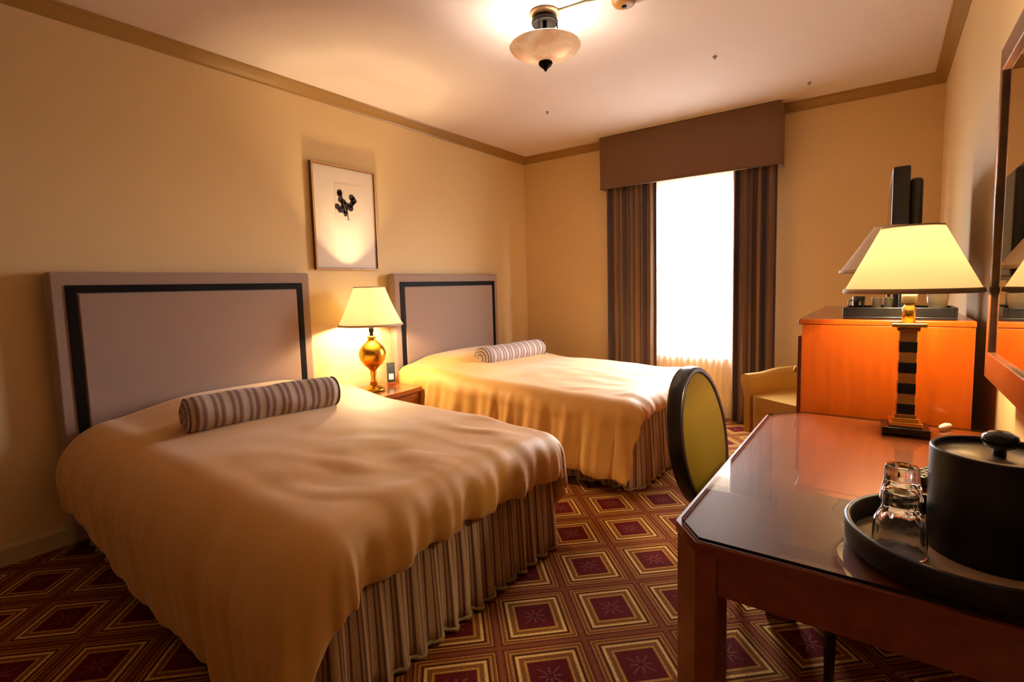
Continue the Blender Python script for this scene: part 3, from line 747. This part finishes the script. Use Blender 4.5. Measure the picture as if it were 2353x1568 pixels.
# local: faces -y. shell: U wall
def shell():
    b=MB(); prof=[]
    hw_,dep=.32,.285
    path=[]
    N=44
    for k in range(N+1):
        f=k/N
        a=PI*f   # from right side around the back to left
        if f<.22: path.append((hw_,-dep+f/.22*dep*1.0,1,0))
        elif f>.78: path.append((-hw_,-dep+(1-f)/.22*dep*1.0,-1,0))
        else:
            a=(f-.22)/.56*PI; path.append((hw_*math.cos(a),dep*1.0*math.sin(a),math.cos(a),math.sin(a)))
    def f(u,v):
        k=u*N; i=min(int(k),N-1); g=k-i
        p=[path[i][q]*(1-g)+path[i+1][q]*g for q in range(4)]
        l=math.hypot(p[2],p[3]); nx,ny=p[2]/l,p[3]/l
        top=.52+.04*math.sin(PI*min(max((u-.12)/.76,0),1))
        th=.045
        # cross-section loop: outside bottom -> outside top -> rolled -> inside bottom
        S=[(0,.10),(0,.35),(.012,top-.12),(.035,top-.04),(.03,top-.005),(0,top+.012),(-.03,top+.008),(-.05,top-.015),(-.056,top-.06),(-.052,.36),(-.052,.10)]
        kk=v*(len(S)-1); j=min(int(kk),len(S)-2); h=kk-j
        o=S[j][0]*(1-h)+S[j+1][0]*h; zz=S[j][1]*(1-h)+S[j+1][1]*h
        return Vector((p[0]+nx*o,p[1]+ny*o,zz))
    b.grid(f,88,40)
    # end caps
    for u in (0,1):
        ring=[f(u,j/40) for j in range(41)]
        fs=tuple(range(41)); b.add(ring,[fs if u else fs[::-1]])
    return b
sh=shell().build('arm_and_back_shell',m_arm,t)
MB().prism(rrect(.263,.27,.06,0,-.025),.11,.285).build('seat_base',m_arm,t,bevel=.015)
MB().prism(rrect(.261,.27,.07,0,-.035),.286,.385).build('seat_cushion',m_arm,t,bevel=.035)
for x in (-.22,.22):
    for y in (-.22,.15): MB().lathe([(.014,0),(.02,.10)],(x,y,0),14).build('leg',m_darkwood,t)

# ------------------------------------------------------------------ light
N_L.data.energy=135; D_L.data.energy=85
for l in C_L: l.data.energy=27
wld=bpy.data.worlds.new('World'); sc.world=wld; wld.use_nodes=True
bg=wld.node_tree.nodes['Background']; wn=wld.node_tree
tcw=wn.nodes.new('ShaderNodeTexCoord'); spw=wn.nodes.new('ShaderNodeSeparateXYZ'); wn.links.new(tcw.outputs['Generated'],spw.inputs[0])
rz=M_(wn,'ADD',M_(wn,'MULTIPLY',spw.outputs['Z'],.5),.5)
wn.links.new(ramp(wn,rz,[(.0,(.10,.095,.09)),(.47,(.13,.125,.12)),(.53,(.62,.61,.66)),(.75,(.96,.93,1)),(1,(.96,.93,1))]),bg.inputs[0])
bg.inputs[1].default_value=105
pl=bpy.data.lights.new('window_portal','AREA'); pl.shape='RECTANGLE'; pl.size=WX1-WX0; pl.size_y=WZ1-WZ0; pl.cycles.is_portal=True
po=bpy.data.objects.new('window_portal',pl); COL.objects.link(po); po.location=((WX0+WX1)/2,D+.19,(WZ0+WZ1)/2); po.rotation_euler=(-PI/2,0,0)

# ------------------------------------------------------------------ camera
cam=bpy.data.cameras.new('Camera'); co=bpy.data.objects.new('Camera',cam); COL.objects.link(co); sc.camera=co
F=Vector((-0.58693178,0.8051125,-0.08546898)); Rr=Vector((0.80909507,0.58712164,-0.02556063)); U=Vector((-0.02960151,0.08415487,0.99601291))
mt=Matrix((( Rr.x,U.x,-F.x,3.23025391),(Rr.y,U.y,-F.y,0),(Rr.z,U.z,-F.z,1.21439711),(0,0,0,1)))
co.matrix_world=mt
cam.sensor_width=36; cam.lens=1169.94236*36/2353; cam.shift_x=-4.38/2353; cam.shift_y=-24.87/2353; cam.clip_start=.02
sc.view_settings.view_transform='Standard'; sc.view_settings.look='None'; sc.view_settings.gamma=1; sc.view_settings.exposure=0
sc.view_settings.use_curve_mapping=False
sc.cycles.use_denoising=True; sc.cycles.max_bounces=10; sc.cycles.diffuse_bounces=6; sc.cycles.transparent_max_bounces=16
sc.cycles.sample_clamp_indirect=6; sc.cycles.caustics_reflective=False; sc.cycles.caustics_refractive=False
